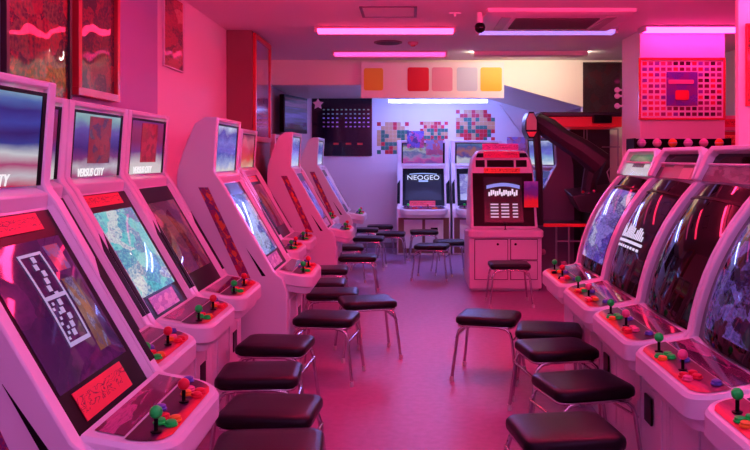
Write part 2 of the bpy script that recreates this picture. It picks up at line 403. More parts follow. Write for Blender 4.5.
marq_text = mat('marquee_lettering', (.05,.05,.06), .5, emit=(1,.95,1), es=.9)
def cabinetA(label, loc, rz, scr, marq, overlay_m=None, top=None, low=None, stripe=True, text=None, body_m=None, p2=red_b, grp='arcade cabinets in the left row', c1=(green_b,green_b,red_b,orange_b), c2=(orange_b,red_b,pink_b,red_b), sy=1, ctrl=True):
    t = thing('arcade_cabinet', label, 'arcade machine', loc, rz, grp)
    t.scale = (1, sy, 1)
    inst('body', bodyA, t, .007, m=body_m)
    inst('bezel', bezelA, t); inst('screen', screenA, t, m=scr)
    inst('marquee', marqA, t, m=marq)
    if marq in (m_red1, m_red2):
        inst('marquee_poster', cache('mpost', lambda: MB().slab(mp_(.22,-.12,.013), mp_(.22,.16,.013), mp_(.90,.16,.013), mp_(.90,-.12,.013), .003).mesh('marquee_poster', black)), t, m=m_post if marq is m_red1 else m_post2)
    inst('marquee_border', cache('mbord', lambda: (lambda m: [m.loft([[mp_(a,y0,.006),mp_(a,y1,.006),mp_(b_,y1,.006),mp_(b_,y0,.006)],[mp_(a,y0,.014),mp_(a,y1,.014),mp_(b_,y1,.014),mp_(b_,y0,.014)]]) for a,b_,y0,y1 in ((.02,.97,-bw+.004,-bw+.022),(.02,.97,bw-.03,bw-.004),(.93,.97,-bw+.022,bw-.03))] and m)(MB()).mesh('marquee_border', black)), t)
    inst('side_gap_shade', stripes[1], t)
    if stripe: inst('side_gap_shade', stripes[0], t)
    else:
        inst('side_notch_shade', notchA, t); inst('side_art', sideart, t)
    p = inst('control_panel', panelA, t, m=body_m); inst('overlay', ovA, p, m=overlay_m); inst('plexiglass_cover', plexA, p)
    inst('coin_door', doorA, t, .003, m=body_m); inst('coin_slot', slotm, t)
    if top: inst('title_card', cache('top', lambda: cardA(.885,.975,-.26,.19).mesh('title_card', redcard)), t, m=top)
    if low: inst('instruction_card', cache('low', lambda: cardA(.02,.15,-.20,.17).mesh('instruction_card', redcard)), t, m=low)
    if ctrl: controls(t, -1, p2, c1, c2)
    if text:
        o = inst('marquee_lettering', cache('txt', lambda: text_mesh('VERSUS CITY', .056, 'marquee_lettering', marq_text, .25)), t)
        orient(o, mp_(.085, -.075, .013), (0,1,0), MP1-MP0)
    return t
XA, XF = -.93, -.644
PIT = .768
def yc(near): return near + PIT/2
# screens
s_maze = art('screen_violet', [(38,14,58),(60,18,76),(44,14,62),(96,24,92),(34,12,54)], 'pic', 2, 2, 3, .75, .035, 0)
s_cyan = art('screen_cyan', [(20,110,140),(90,200,215),(150,225,225),(60,130,190),(225,235,235),(120,120,190),(70,190,170)], 'pic', 4, 6, 5, .8, .035, 0)
s_maroon = art('screen_maroon', [(40,10,30),(120,24,60),(70,14,44),(170,70,70),(110,30,90),(50,12,36)], 'pic', 3, 5, 2, .55, .035, 0)
s_blue = art('screen_blue_reflection', [(30,24,60),(90,110,190),(180,200,240),(60,50,110),(110,90,170)], 'pic', 2, 6, 7, .7, .035, 0)  # blue-white reflection on the glass put into the screen picture
s_red = art('screen_dark_red', [(34,8,24),(80,16,40),(150,40,70),(50,10,30)], 'pic', 3, 5, 11, .55, .035, 0)
s_indigo = art('screen_indigo', [(24,18,60),(60,60,160),(110,110,220),(40,24,90)], 'pic', 3, 6, 13, .7, .035, 0)
# marquees
m_sky = art('marquee_sky', [(225,60,110),(235,225,240),(206,80,140),(240,240,250),(60,70,170),(56,40,130),(70,80,190),(60,50,150),(90,120,205),(170,215,235)], 'grad', 2, 5, 2, .6, .12, 0, dist=.14)
m_red1 = art('marquee_pale_panel', [(200,90,150),(235,225,240),(150,60,140),(70,40,140),(90,70,170),(110,90,190),(150,200,210),(200,235,235)], 'grad', 3, 3, 6, .55, .12, 0, dist=.35)
m_post = art('marquee_red_poster', [(120,40,60),(190,40,60),(160,60,80),(215,60,70),(90,40,100),(150,130,140)], 'pic', 5, 6, 6, .5, .12, 0)
m_red2 = art('marquee_white_foot', [(250,245,245),(245,235,240),(120,60,150),(150,40,100),(160,50,110),(120,50,140)], 'grad', 3, 3, 15, .6, .12, 0, dist=.2)
m_post2 = art('marquee_crimson_poster', [(200,30,60),(225,40,70),(150,24,50),(215,60,60)], 'pic', 6, 7, 9, .6, .12, 0)
m_blue = art('marquee_blue_poster', [(245,235,235),(160,170,225),(70,80,190),(110,120,215),(60,60,170),(225,235,245)], 'grad', 4, 3, 4, .75, .12, .3, dist=.5)
m_orange = art('marquee_orange', [(240,220,190),(235,90,60),(230,60,100),(240,120,150),(120,40,90)], 'grad', 3, 4, 6, .6, .12, .3, dist=.5)
m_pale = art('marquee_pale_blue', [(240,245,255),(150,190,235),(110,110,220),(90,100,190),(200,210,245)], 'grad', 3, 5, 9, .75, .12, .3, dist=.5)
Lgrp = 'arcade cabinets in the left row'
c1 = cabinetA('nearest cabinet of the left row, white maze map on dark screen between two red cards', (XF, yc(2.11), 0), 0, s_maze, m_sky, ov_red, redcard, redcard2, text=True, stripe=False)
cabinetA('left cabinet half hidden between the maze screen cabinet and the cyan screen cabinet', (XA, yc(2.89), 0), 0, s_red, m_red2, ov_pink, text=True)
cabinetA('left cabinet with bright cyan picture on its screen under a red title card', (XA, yc(3.66), 0), 0, s_cyan, m_red1, ov_dark, redcard, whitecard, text=True)
cabinetA('left cabinet with dim maroon screen and crimson marquee, just beyond the cyan screen', (XA, yc(4.43), 0), 0, s_maroon, m_red2, ov_dark, None, None, text=True)
cabinetA('left cabinet standing forward of its neighbours with blue marquee and streaked blue screen', (XF, yc(5.27), 0), 0, s_blue, m_blue, ov_pink, None, whitecard, stripe=False)
cabinetA('set back left cabinet just beyond the forward one with blue marquee', (XA, yc(6.66), 0), 0, s_red, m_orange, ov_red, redcard, whitecard)
cabinetA('set back left cabinet with orange lit marquee beside the tall red framed mirror', (XA, yc(7.43), 0), 0, s_maroon, m_orange, ov_red, redcard, None)
cabinetA('left cabinet standing forward farther back with pale blue marquee beneath the hanging television', (XF+.03, yc(8.48), 0), 0, s_indigo, m_pale, ov_pink, None, whitecard, stripe=False)
cabinetA('set back left cabinet behind the forward one under the television', (XA, yc(9.31), 0), 0, s_red, m_orange, ov_red)
cabinetA('set back left cabinet second before the last in the row', (XA, yc(10.082), 0), 0, s_maroon, m_blue, ov_red)
cabinetA('last cabinet of the left row, in front of the black poster of coloured marks', (XF+.04, yc(10.855), 0), 0, s_indigo, m_pale, ov_dark, None, None, stripe=False)
# the white maze map on the first screen
mapm = mat('white_map_lines', (.05,.05,.06), .5, emit=(.40,.38,.72), es=.75)
mm = MB()
def strip(y0, y1, t0, t1):
    def hh(t, y): return .0085+.012*max(0,(1-(y/.26)**2))*max(0,(1-((t-.505)/.335)**2))
    mm.grid(lambda a, b: sp(t0+(t1-t0)*b, y0+(y1-y0)*a, hh(t0+(t1-t0)*b, y0+(y1-y0)*a)), 2, 6)
y0, y1 = -.085, .068
strip(y0, y0+.012, .32, .78); strip(y1-.012, y1, .32, .78)
strip(y0, y1, .32, .34); strip(y0, y1, .545, .565); strip(y0, y1, .765, .78)
for k in range(11):
    strip(-.03+.02*((k*7) % 3)*.6, -.012+.02*((k*7) % 3)*.6+.008, .36+k*.037, .36+k*.037+.03)
for k in range(8): strip(-.07+.012*(k % 3), -.055+.012*(k % 3), .35+k*.024, .365+k*.024)
build(mm, 'maze_map', mapm, c1)
mm = MB(); strip(.10, .21, .66, .80)
build(mm, 'screen_picture', art('screen_lilac_patch', [(120,70,150),(150,100,180),(220,60,90),(110,60,140)], 'pic', 3, 3, 2, .6, .1), c1)
mm = MB(); strip(.085, .18, .24, .62)
build(mm, 'screen_figure', art('screen_brown_figure', [(50,16,50),(110,60,60),(150,90,70),(70,50,120),(190,180,220)], 'pic', 3, 5, 6, .6, .1), c1)

# ------------------------------------------------------------------ arcade cabinet, type with large convex screen (right row)
P0, P1 = Vector((-.280,0,.748)), Vector((-.575,0,1.352)); PN = Vector((.604,0,.295)).normalized()
def rp_(t, y, h=0, bul=.045):
    return P0.lerp(P1, t) + PN*(h + .05*4*t*(1-t) + bul*(1-(y/.345)**2)) + Vector((0, y, 0))
def rail(t, h): 
    p = P0.lerp(P1, t) + PN*(h + .05*4*t*(1-t)); return (p.x, p.z)
backB = [(-.70,1.54),(-.82,1.50),(-.87,1.3),(-.89,1.0),(-.89,0)]
outerB = [(-.17,0),(-.17,.58),(-.2,.70)] + [rail(k/8, .028) for k in range(9)] + [(-.575,1.375),(-.65,1.525)] + backB
innerB = [(-.17,0),(-.17,.58),(-.2,.70)] + [rail(k/8, -.012) for k in range(9)] + [(-.59,1.362),(-.575,1.375),(-.65,1.525)] + backB
FB = .034
bodyB = MB().prism(outerB, -HW, -HW+FB).prism(innerB, -HW+FB-.0005, HW-FB+.0005).prism(outerB, HW-FB, HW).mesh('body', plastic)
glassB = MB().grid(lambda a, b: rp_(b, -.344+.688*a), 14, 16).mesh('screen_glass', blackgloss, smooth=80)
def imgB(t0, t1, y0, y1): return MB().grid(lambda a, b: rp_(t0+(t1-t0)*b, y0+(y1-y0)*a, .0015), 10, 12).mesh('screen_picture', black, smooth=80)
lineB = MB().grid(lambda a, b: rp_(.865+.02*b, -.34+.68*a, .003), 12, 1).mesh('glass_seam', black)
panelB = panel_mesh(.10, -.275, .372)
ovB = overlay(-.14, -.025, .372, .10).mesh('overlay', ov_pink)
plexB = MB().grid(lambda a, b: ((-.245+.10*b), -.32+.64*a, ptop(-.245+.10*b)+.003), 1, 1).mesh('plexiglass_cover', plexi)
A0, A1 = Vector((-.575,0,1.375)), Vector((-.65,0,1.525)); AN = Vector((.17,0,.08)).normalized()
def ap(t, y, h=0): return A0.lerp(A1, t) + AN*h + Vector((0, y, 0))
def aslab(t0, t1, y0, y1, h, th, name, m): return MB().slab(ap(t0,y0,h), ap(t0,y1,h), ap(t1,y1,h), ap(t1,y0,h), th).mesh(name, m)
# arched frame standing proud of the marquee: two side cheeks and a top bar
fr = MB()
for s in (-1, 1):
    fr.loft([[ap(t, s*y_, h) for t, y_, h in ((-.02,HW-.002,-.02),(-.02,HW-.055,-.02),(-.02,HW-.045,.03),(-.02,HW-.002,.035))],
             [ap(t, s*y_, h) for t, y_, h in ((.8,HW-.01,-.02),(.8,HW-.075,-.02),(.8,HW-.07,.04),(.8,HW-.01,.045))],
             [ap(t, s*y_, h) for t, y_, h in ((1.05,HW-.06,-.02),(1.05,HW-.13,-.02),(1.02,HW-.13,.045),(1.05,HW-.06,.05))]])
fr.loft([[ap(t, y_, h) for t, h in ((.93,-.02),(1.08,-.02),(1.08,.05),(.93,.045))] for y_ in (-HW+.06, HW-.06)])
fr.loft([[ap(t, y_, h) for t, h in ((.50,-.01),(.58,-.01),(.58,.022),(.50,.022))] for y_ in (-HW+.055, HW-.055)])
frameB = fr.mesh('marquee_frame', plastic)
winB = aslab(.60,.92,-HW+.075,HW-.075,.006,.006,'marquee_window', blackgloss)
mqB = aslab(.0,.50,-HW+.055,HW-.055,.010,.010,'marquee', black)
doorB = MB().box(-.176,-.162,-.30,-.02,.08,.52).box(-.176,-.162,.02,.30,.08,.52).box(-.166,-.155,-.06,-.04,.26,.34).mesh('coin_door', plastic)
def cabinetB(label, loc, scr, region, marq, win, ov, p2, c1, c2):
    t = thing('arcade_cabinet', label, 'arcade machine', loc, PI, 'large screen arcade cabinets in the right row')
    inst('body', bodyB, t, .006); g = inst('screen_glass', glassB, t); inst('glass_seam', lineB, g)
    if scr: inst('screen_picture', imgB(*region), g, m=scr)
    p = inst('control_panel', panelB, t); inst('overlay', ovB, p, m=ov); inst('plexiglass_cover', plexB, p)
    inst('coin_door', doorB, t, .003); inst('coin_slot', slotm, t)
    inst('marquee_frame', frameB, t, .008); inst('marquee', mqB, t, m=marq); inst('marquee_window', winB, t, m=win)
    controls(t, -1, p2, c1, c2)
    return t
r_blue = art('screen_blue_violet', [(30,20,70),(90,70,190),(150,130,230),(60,50,140),(200,200,245),(50,40,120)], 'pic', 4, 7, 3, .7, .035, 0)
r_title = art('screen_night_title', [(20,10,26),(36,18,44),(24,12,30),(60,40,90)], 'pic', 2, 3, 3, .5, .035, 0)
r_dark = art('screen_near_black', [(22,6,12),(40,10,20),(26,8,16)], 'pic', 2, 3, 6, .35, .035, 0)
r_lilac = art('screen_lilac_foliage', [(14,6,24),(20,10,34),(110,80,180),(30,16,60),(18,8,30)], 'pic', 5, 8, 10, .6, .035, 0)
w_green = art('marquee_window_green', [(20,90,70),(60,170,120),(120,150,130)], 'grad', 3, 3, 2, .5, .1, .5)
q_white = art('marquee_white_card', [(20,16,30),(225,225,235),(235,235,240)], 'pixel', 5, 3, 4, .55, .2)
q_dark = art('marquee_dark_panels', [(24,10,20),(150,50,100),(190,90,140),(30,10,26)], 'pixel', 4, 1, 3, 0, .3)
q_pattern = art('marquee_pink_print', [(190,40,110),(120,20,80),(225,90,160),(150,24,70)], 'pic', 9, 4, 4, .25, .3)
near = [1.845, 2.613, 3.381, 4.15, 4.92]
GB = (green_b,green_b,green_b,orange_b)
cabinetB('nearest cabinet of the right row, cut by the picture edge, green buttons on its panel', (.93, yc(near[0]), 0), r_dark, (.05,.84,-.29,.29), q_pattern, blackgloss, ov_pink, green_b, GB, GB)
cabinetB('right cabinet second from the camera with lilac picture on its screen', (.93, yc(near[1]), 0), r_lilac, (.08,.80,-.28,.28), q_pattern, blackgloss, ov_pink, pink_b, GB, (red_b,red_b,red_b,pink_b))
cabinetB('right cabinet with near black screen showing only pink lamp reflections', (.93, yc(near[2]), 0), None, None, q_pattern, blackgloss, ov_red, pink_b, GB, (pink_b,red_b,pink_b,red_b))
cr2 = cabinetB('right cabinet with white skyline title glowing on its dark screen', (.93, yc(near[3]), 0), r_title, (.10,.84,-.29,.29), q_dark, blackgloss, ov_dark, pink_b, (orange_b,orange_b,green_b,red_b), (red_b,pink_b,orange_b,red_b))
cabinetB('farthest cabinet of the right row with blue violet screen and white marquee card', (.93, yc(near[4]), 0), r_blue, (.10,.84,-.29,.29), q_white, w_green, ov_red, red_b, (green_b,red_b,orange_b,black), (red_b,black,red_b,pink_b))
# skyline title on the second far screen
tm = MB(); random.seed(5)
for k in range(17):
    ya = .20 - k*.024; h = random.uniform(.03, .13) if k > 5 else .09*math.sin((k+.5)/6*PI)+.02
    tm.grid(lambda a, b: rp_(.42+h*b, ya-.019*a, .004), 1, 3)
tm.grid(lambda a, b: rp_(.375+.025*b, .22-.44*a, .004), 8, 1)
for k in range(9): tm.grid(lambda a, b: rp_(.33+.022*b, .2-k*.045-.034*a, .004), 1, 1)
build(tm, 'title_lettering', mat('title_glow', (.05,.05,.06), .5, emit=(.78,.72,1), es=.85), cr2)
random.seed(11)

# ------------------------------------------------------------------ stools
def rsq(hx, hy, r, n=5):
    pts = []
    for cx, cy, a0 in ((hx-r,hy-r,0),(-hx+r,hy-r,PI/2),(-hx+r,-hy+r,PI),(hx-r,-hy+r,1.5*PI)):
        for k in range(n+1):
            a = a0+PI/2*k/n; pts.append((cx+r*math.cos(a), cy+r*math.sin(a)))
    return pts
SH = .43
seat = MB().loft([[(x*s, y*s, z) for x, y in rsq(.205,.185,.06)] for s, z in ((.92,SH-.050),(.99,SH-.046),(1.0,SH-.030),(.988,SH-.014),(.94,SH-.004),(.80,SH),(.4,SH+.003))]).mesh('seat', vinyl, smooth=60)
ringz = SH-.061
ringm = MB().tube([(x, y, ringz) for x, y in rsq(.185,.165,.05)], .010, 8, closed=True).mesh('seat_frame', chrome, smooth=60)
def leg_path(sx, sy):
    return [(sx*.10, sy*.165, ringz-.004),(sx*.145, sy*.168, ringz-.010),(sx*.172, sy*.172, ringz-.034),(sx*.184, sy*.176, ringz-.075),(sx*.215, sy*.200, .02)]
legm = {(a, b): MB().tube(leg_path(a, b), .0105, 8).mesh('leg', chrome, smooth=60) for a in (-1,1) for b in (-1,1)}
tipm = {(a, b): MB().lathe([(.014,0),(.0145,.02),(.013,.035)], (a*.215, b*.2, 0), 10).mesh('foot_tip', rubber) for a in (-1,1) for b in (-1,1)}
strm = [MB().tube([(s*.192,-.184,.29),(s*.192,.184,.29)], .007, 8).mesh('stretcher', chrome, smooth=60) for s in (-1,1)]
proto = []
def stool(u, v, rot, label, grp='black seated chrome stools'):
    Y = F*(EYE-SH)/(v-CY); X = X_(u, Y)
    t = thing('stool', label, 'stool', (X, Y, 0), math.radians(rot), grp)
    inst('seat', seat, t); inst('seat_frame', ringm, t)
    for k in legm:
        l = inst('leg', legm[k], t); inst('foot_tip', tipm[k], l)
    for s in strm: inst('stretcher', s, t)
    return t
for a in [
 (268,443,4,'nearest black stool on the left, cut off by the bottom edge of the picture'),
 (271,404,-4,'black stool on the left, second from the camera, before the nearest cabinet'),
 (260,369,3,'black stool tucked in third from the camera on the left'),
 (276,340,-5,'black stool fourth from the camera on the left, beside the cyan screen cabinet'),
 (327,314,-8,'black stool on the left standing out before the forward cabinet with blue marquee'),
 (367,298,14,'black stool standing farthest out into the aisle from the left row'),
 (333,290,2,'black stool right behind the one farthest out in the left aisle'),
 (322,280,0,'black stool mostly hidden under the control panel of the forward left cabinet'),
 (327,267,3,'black stool partly behind the control panel of the forward left cabinet, two seats back'),
 (358,255,0,'black stool before the farther forward left cabinet with pale marquee'),
 (347,245,4,'black stool tucked under the farther forward left cabinet'),
 (369,236.5,-4,'dim blue lit stool near the last left cabinet, nearer of the pair by it'),
 (365,228,2,'dim blue lit stool under the last left cabinet panel'),
 (380,225,3,'blue lit stool against the back wall left of the back cabinets'),
 (391,232,-3,'blue lit stool just in front of the one against the back wall'),
 (564,425,8,'nearest black stool on the right at the bottom edge of the picture'),
 (582,379,14,'black stool on the right, second from the camera, under the lilac screen cabinet'),
 (556,344,10,'black stool on the right, third from the camera, in a tight line of stools'),
 (549,326,-12,'black stool on the right, fourth from the camera, behind the tight line'),
 (489,313,-16,'black stool on the right pulled out alone into the aisle'),
 (509,262,0,'black stool centred before the pink cabinet facing the camera'),
 (432,244,-12,'blue topped stool before the back cabinet with glowing title, pulled forward'),
 (450,240,6,'blue topped stool between the back cabinets and the pink cabinet'),
 (424,230,2,'black stool close against the back cabinet with glowing title')]:
    stool(*a)

# ------------------------------------------------------------------ back cabinets facing the camera
s_neo = art('screen_deep_navy', [(8,8,30),(14,12,44),(10,10,34)], 'pic', 2, 2, 3, .6, .3, 0)
s_lilacw = art('screen_lavender_white', [(150,150,235),(190,190,250),(120,110,210),(210,210,250)], 'pic', 3, 4, 3, .8, .035, 0)
m_neo = art('marquee_game_flyers', [(150,90,200),(225,90,200),(180,150,225),(110,120,200),(200,200,235),(150,140,120),(90,80,170)], 'grad', 6, 4, 7, .55, .12, .3, dist=.9)
m_neo2 = art('marquee_small_flyers', [(210,215,250),(230,225,245),(90,70,170),(190,110,110),(70,90,180),(120,150,190)], 'grad', 6, 3, 3, .6, .12, .3, dist=.8)
YC = 12.1
n1 = cabinetA('back wall cabinet with NEOGEO title glowing on its dark screen', (.225, YC, 0), -PI/2, s_neo, m_neo, ov_red, None, redcard, sy=1.08, grp='arcade cabinets against the back wall', c1=(red_b,red_b), c2=(red_b,orange_b))
n2 = cabinetA('back wall cabinet half hidden behind the pink cabinet, pale lavender screen', (1.08, YC, 0), -PI/2, s_lilacw, m_neo2, ov_red, None, None, sy=1.08, grp='arcade cabinets against the back wall', c1=(red_b,red_b), c2=(red_b,orange_b))
neo = mat('title_pale_blue', (.05,.05,.06), .5, emit=(.72,.78,1), es=1.0)
o = inst('title_lettering', text_mesh('NEOGEO', .115, 'title_lettering', neo), n1); orient(o, sp(.72, 0, .032), (0,1,0), BP1-BP0)
kick = MB().box(-.162,-.1535,-.36,.36,.03,.57).mesh('kick_panel', mat('brown_base_panel', (.17,.07,.06), .45))
for c in (n1, n2): inst('kick_panel', kick, c)
g = MB()
g.grid(lambda a, b: sp(.80+.022*b+.02*math.sin(a*PI), -.2+.4*a, .034), 10, 1); g.grid(lambda a, b: sp(.61+.045*b, -.07+.14*a, .036), 1, 1)
build(g, 'title_arc', mat('title_blue', (.05,.05,.06), .5, emit=(.35,.5,1), es=.9), n1)
def flyer(label, u0, u1, v0, v1, Y, pal, seed, name='flyer', th=.012, kind='pic', tilt=0):
    x0, x1, z0, z1 = X_(u0,Y), X_(u1,Y), Z_(v1,Y), Z_(v0,Y)
    o = build(MB().slab((x0,Y,z0),(x1,Y,z0),(x1,Y+tilt,z1),(x0,Y+tilt,z1), th), name, art(name+str(seed), pal, kind, 4, 4, seed, 0, .35))
    return tag(o, label, 'flyer')
flyer('dark flyer standing on the top left of the glowing title cabinet', 407, 424, 131, 148, 12.585, [(20,20,50),(200,80,130),(90,100,190),(30,30,80),(170,190,235)], 3)
flyer('brownish flyer on the top right of the glowing title cabinet', 426, 443, 140, 155, 12.585, [(120,80,130),(190,100,90),(110,130,180),(200,170,120)], 4)
flyer('small blue flyer on the back wall right of the pink cabinet top', 507, 526, 137, 153, 13.187, [(90,120,220),(180,150,210),(200,110,110),(60,90,200)], 5)

# ------------------------------------------------------------------ pink cabinet in the middle
pk = thing('arcade_cabinet', 'pink lit cabinet in mid aisle facing the camera with paper signs on its head', 'arcade machine', (1.075, 8.85, 0), -PI/2)
bm = MB().box(-.85,-.06,-.405,.405,.03,.63).box(-.80,-.10,-.38,.38,0,.03)
build(bm, 'body', plastic, pk, .012)
lip = MB().loft([[(x*1.0, y, z) for x, y in outline(-.30,.42,.05,inset=i)] for i, z in ((.02,.60),(.0,.615),(.0,.675),(.012,.69))])
build(lip, 'control_shelf', plastic, pk, .006)
def rect(x0, x1, hy, z): return [(x1,-hy,z),(x1,hy,z),(x0,hy,z),(x0,-hy,z)]
hd = MB().loft([rect(-.86,-.17,.385,.685), rect(-.86,-.37,.36,1.34), rect(-.84,-.41,.335,1.48), rect(-.80,-.45,.27,1.575)])
build(hd, 'head', plastic, pk, .025)
def hx(z): return -.17-.20*(z-.685)/.655 if z < 1.34 else -.37-.04*(z-1.34)/.14
def pcard(y0, y1, z0, z1, h=.01, th=.01):
    return MB().slab((hx(z0)+h,y0,z0),(hx(z0)+h,y1,z0),(hx(z1)+h,y1,z1),(hx(z1)+h,y0,z1), th)
build(pcard(-.345,.345,.72,1.315,.006), 'bezel', black, pk)
s_pk = art('screen_black_plum', [(16,6,18),(30,10,28),(20,8,20)], 'pic', 2, 2, 4, .6, .18, 0)
scr = build(pcard(-.22,.22,.76,1.27,.012,.006), 'screen', s_pk, pk)
lg = MB()
lg.grid(lambda a, b: (hx(1.15)+.02, -.19+.38*a, 1.135+.04*b+.03*math.sin(a*PI)), 10, 1)
build(lg, 'title_arc', mat('title_arc_blue', (.05,.05,.06), .5, emit=(.28,.33,1), es=.75), scr)
lg = MB(); random.seed(3)
for k in range(14): lg.grid(lambda a, b: (hx(1.08)+.02, -.17+k*.024+.02*a, 1.05+.012*(k % 3)+(.05+.012*(k % 2))*b), 1, 1)
build(lg, 'title_lettering', mat('title_pinkwhite', (.05,.05,.06), .5, emit=(.9,.72,.95), es=.9), scr)
lg = MB()
for r in range(5):
    z = .955-.035*r
    for y0, y1 in ((-.15,-.06),(-.03,.06),(.10,.16)): lg.grid(lambda a, b: (hx(z)+.02, y0+(y1-y0)*a, z+.016*b), 1, 1)
build(lg, 'score_lines', mat('score_lines_white', (.05,.05,.06), .5, emit=(.75,.55,.85), es=.8), scr)
for y0, y1 in ((-.305,-.20),(-.175,.135),(.16,.285)):
    build(pcard(y0,y1,1.385,1.465,.004,.004), 'header_window', blackgloss, pk)
for s in (-1, 1):
    build(MB().slab((-.405,s*.25-.05,1.50),(-.405,s*.25+.05,1.50),(-.425,s*.235+.045,1.545),(-.425,s*.235-.045,1.545),.02), 'corner_window', black, pk)
j = inst('joystick', shaft, pk, loc=(-.08,0,.69)); inst('ball_top', ballm, j, m=black)
for dy, (y0, y1, z0, z1) in enumerate(((-.34,.02,.14,.58),(.06,.35,.36,.58),(.06,.35,.14,.34))):
    d = build(MB().box(-.060,-.044,y0,y1,z0,z1), 'door', plastic, pk, .003)
    build(MB().box(-.062,-.056,y0-.007,y1+.007,z0-.007,z1+.007), 'door_gap', black, d)
    build(MB().lathe([(.014,-.012),(.014,.012),(.008,.014)], (0,0,0), 10), 'lock', black, d).matrix_local = Matrix.Translation(((-.052, (y0*.3+y1*.7) if dy == 0 else y0+.05, z1-.05))) @ Matrix.Rotation(PI/2, 4, 'Y')
# cards fixed on it
def pkcard(label, y0, y1, z0, z1, xo, m, th=.006):
    o = build(MB().slab((xo,y0,z0),(xo,y1,z0),(xo,y1,z1),(xo,y0,z1),th), 'paper_sign', m); o.location = (1.075, 8.85, 0); o.rotation_euler = (0,0,-PI/2)
    return tag(o, label, 'sign')
pinkcard = art('pink_sign', [(255,110,205),(120,10,60)], 'script', 14, 2.6, 7, 0, .45)
crimsoncard = art('crimson_sign', [(250,50,120),(120,8,40)], 'script', 14, 2.6, 9, 0, .45)
pkcard('bright pink paper sign standing on top of the pink cabinet', -.225, .195, 1.578, 1.655, -.44, pinkcard)
pkcard('crimson paper sign across the top front of the pink cabinet', -.215, .20, 1.49, 1.565, -.385, crimsoncard)
pkcard('orange red paper strip between header and screen of the pink cabinet', -.215, .20, 1.315, 1.375, -.345, orangecard)
pkcard('blue and red hanging card at the right edge of the pink cabinet screen', .225, .385, .93, 1.225, -.19, art('hanging_card', [(250,80,50),(246,70,60),(120,60,170),(90,80,200),(150,110,220)], 'grad', 4, 4, 2, 0, .4, dist=.3))

# ------------------------------------------------------------------ right back corner: dark deluxe machines
cabinetA('dark maroon cabinet side on behind the pink cabinet, blue glow at its head', (1.13, 10.22, 0), PI+.38, s_indigo, m_pale, ov_red, body_m=plastic_dark, ctrl=False, grp='cabinets in the right back corner', stripe=False)
dk = mat('dark_machine_paint', (.030,.016,.024), .35)
redp = mat('red_gloss_plastic', (.72,.015,.02), .3, emit=(1,.01,.02), es=.16)
steel = mat('dull_steel', (.5,.42,.48), .35, .8)
G0 = Vector((2.2, 9.85, 0))
gm = thing('shooting_game_machine', 'large dark shooting machine with red lit canopy under the dark picture', 'arcade machine', G0)
def L(u, v, Y): return Vector((X_(u, Y), Y, Z_(v, Y))) - G0
build(MB().box(.06,.42,.02,.75,0,1.05), 'body', dk, gm, .01)
build(MB().box(-.08,.45,.70,.76,.0,1.95), 'back_board', dk, gm, .005)
pts = [L(545,116,9.6), L(622,116,9.6), L(622,127,9.6), L(556,127,9.6)]
build(MB().loft([[p for p in pts], [p+Vector((0,.9,.0)) for p in pts]]), 'canopy', redp, gm, .008)
pts = [L(540,112,9.55), L(622,112,9.55), L(622,116.5,9.55), L(545,116.5,9.55)]
build(MB().loft([pts, [p+Vector((0,1.0,0)) for p in pts]]), 'canopy_roof', dk, gm, .01)
build(MB().box(X_(594,9.5)-G0.x, X_(612,9.5)-G0.x, -.36,-.22, Z_(123,9.5), Z_(115,9.5)), 'canopy_box', black, gm, .008)
c0 = L(531.5,125,9.45); oc = []
for k in range(8):
    a = PI/8+k*PI/4; oc.append((c0.x+.075*math.cos(a)*1.0, c0.z+.17*math.sin(a)))
build(MB().prism(oc, c0.y, c0.y+.35, 'y'), 'pod', black, gm, .008)
oc2 = [(c0.x+(x-c0.x)*.86, c0.z+(z-c0.z)*.88) for x, z in oc]
pod_face = build(MB().prism([p for p in oc2 if p[1] >= c0.z-.08], c0.y-.012, c0.y, 'y'), 'pod_panel', mat('tan_panel', (.62,.55,.35), .5), gm)
build(MB().prism([(oc2[0][0],c0.z-.08),(oc2[3][0],c0.z-.08),(oc2[5][0],oc2[5][1]),(oc2[6][0],oc2[6][1])], c0.y-.013, c0.y-.001, 'y'), 'pod_light', redp, pod_face)
build(MB().tube([L(536,120,9.6),L(548,128,9.55),L(562,138,9.5),L(582,150,9.45),L(600,164,9.45)], [.10,.13,.12,.14,.16], 10), 'gun_arm', dk, gm)
build(MB().tube([L(596,160,9.5),L(590,180,9.5),L(586,205,9.55)], [.12,.09,.08], 10), 'gun_mount', dk, gm)
build(MB().tube([L(536,130,9.5),L(539,170,9.5),L(540,225,9.5)], .045, 8), 'support_post', dk, gm)
cs = [L(572,196,9.3), L(620,190,9.3), L(620,214,9.3), L(580,212,9.3)]
cons = build(MB().loft([cs, [p+Vector((0,.5,.06)) for p in cs]]), 'console', dk, gm, .01)
bpos = L(606,206,9.27)
build(MB().lathe([(.001,-.05),(.06,-.045),(.085,0),(.06,.045),(.001,.05)], bpos, 14), 'bumper', redp, cons)
for u, v in ((583,193),(589,195),(594,192),(600,196)):
    build(MB().ball(L(u,v-1,9.34), .018, 8), 'knob', random.choice([red_b,orange_b,pink_b]), cons)
fr = MB()
for (u0, v0, u1, v1) in ((556,129,584,129),(587,129,587,165),(587,129,618,129),(618,129,618,166),(602,147,620,147),(584,129,584,150)):
    fr.tube([L(u0,v0,10.45), L(u1,v1,10.45)], .008, 6)
build(fr, 'outline_rail', steel, gm)
build(MB().tube([L(610,168,9.4),L(607,172,9.4),L(611,185,9.4),L(617,196,9.4)], .008, 6), 'cable_loop', steel, gm)
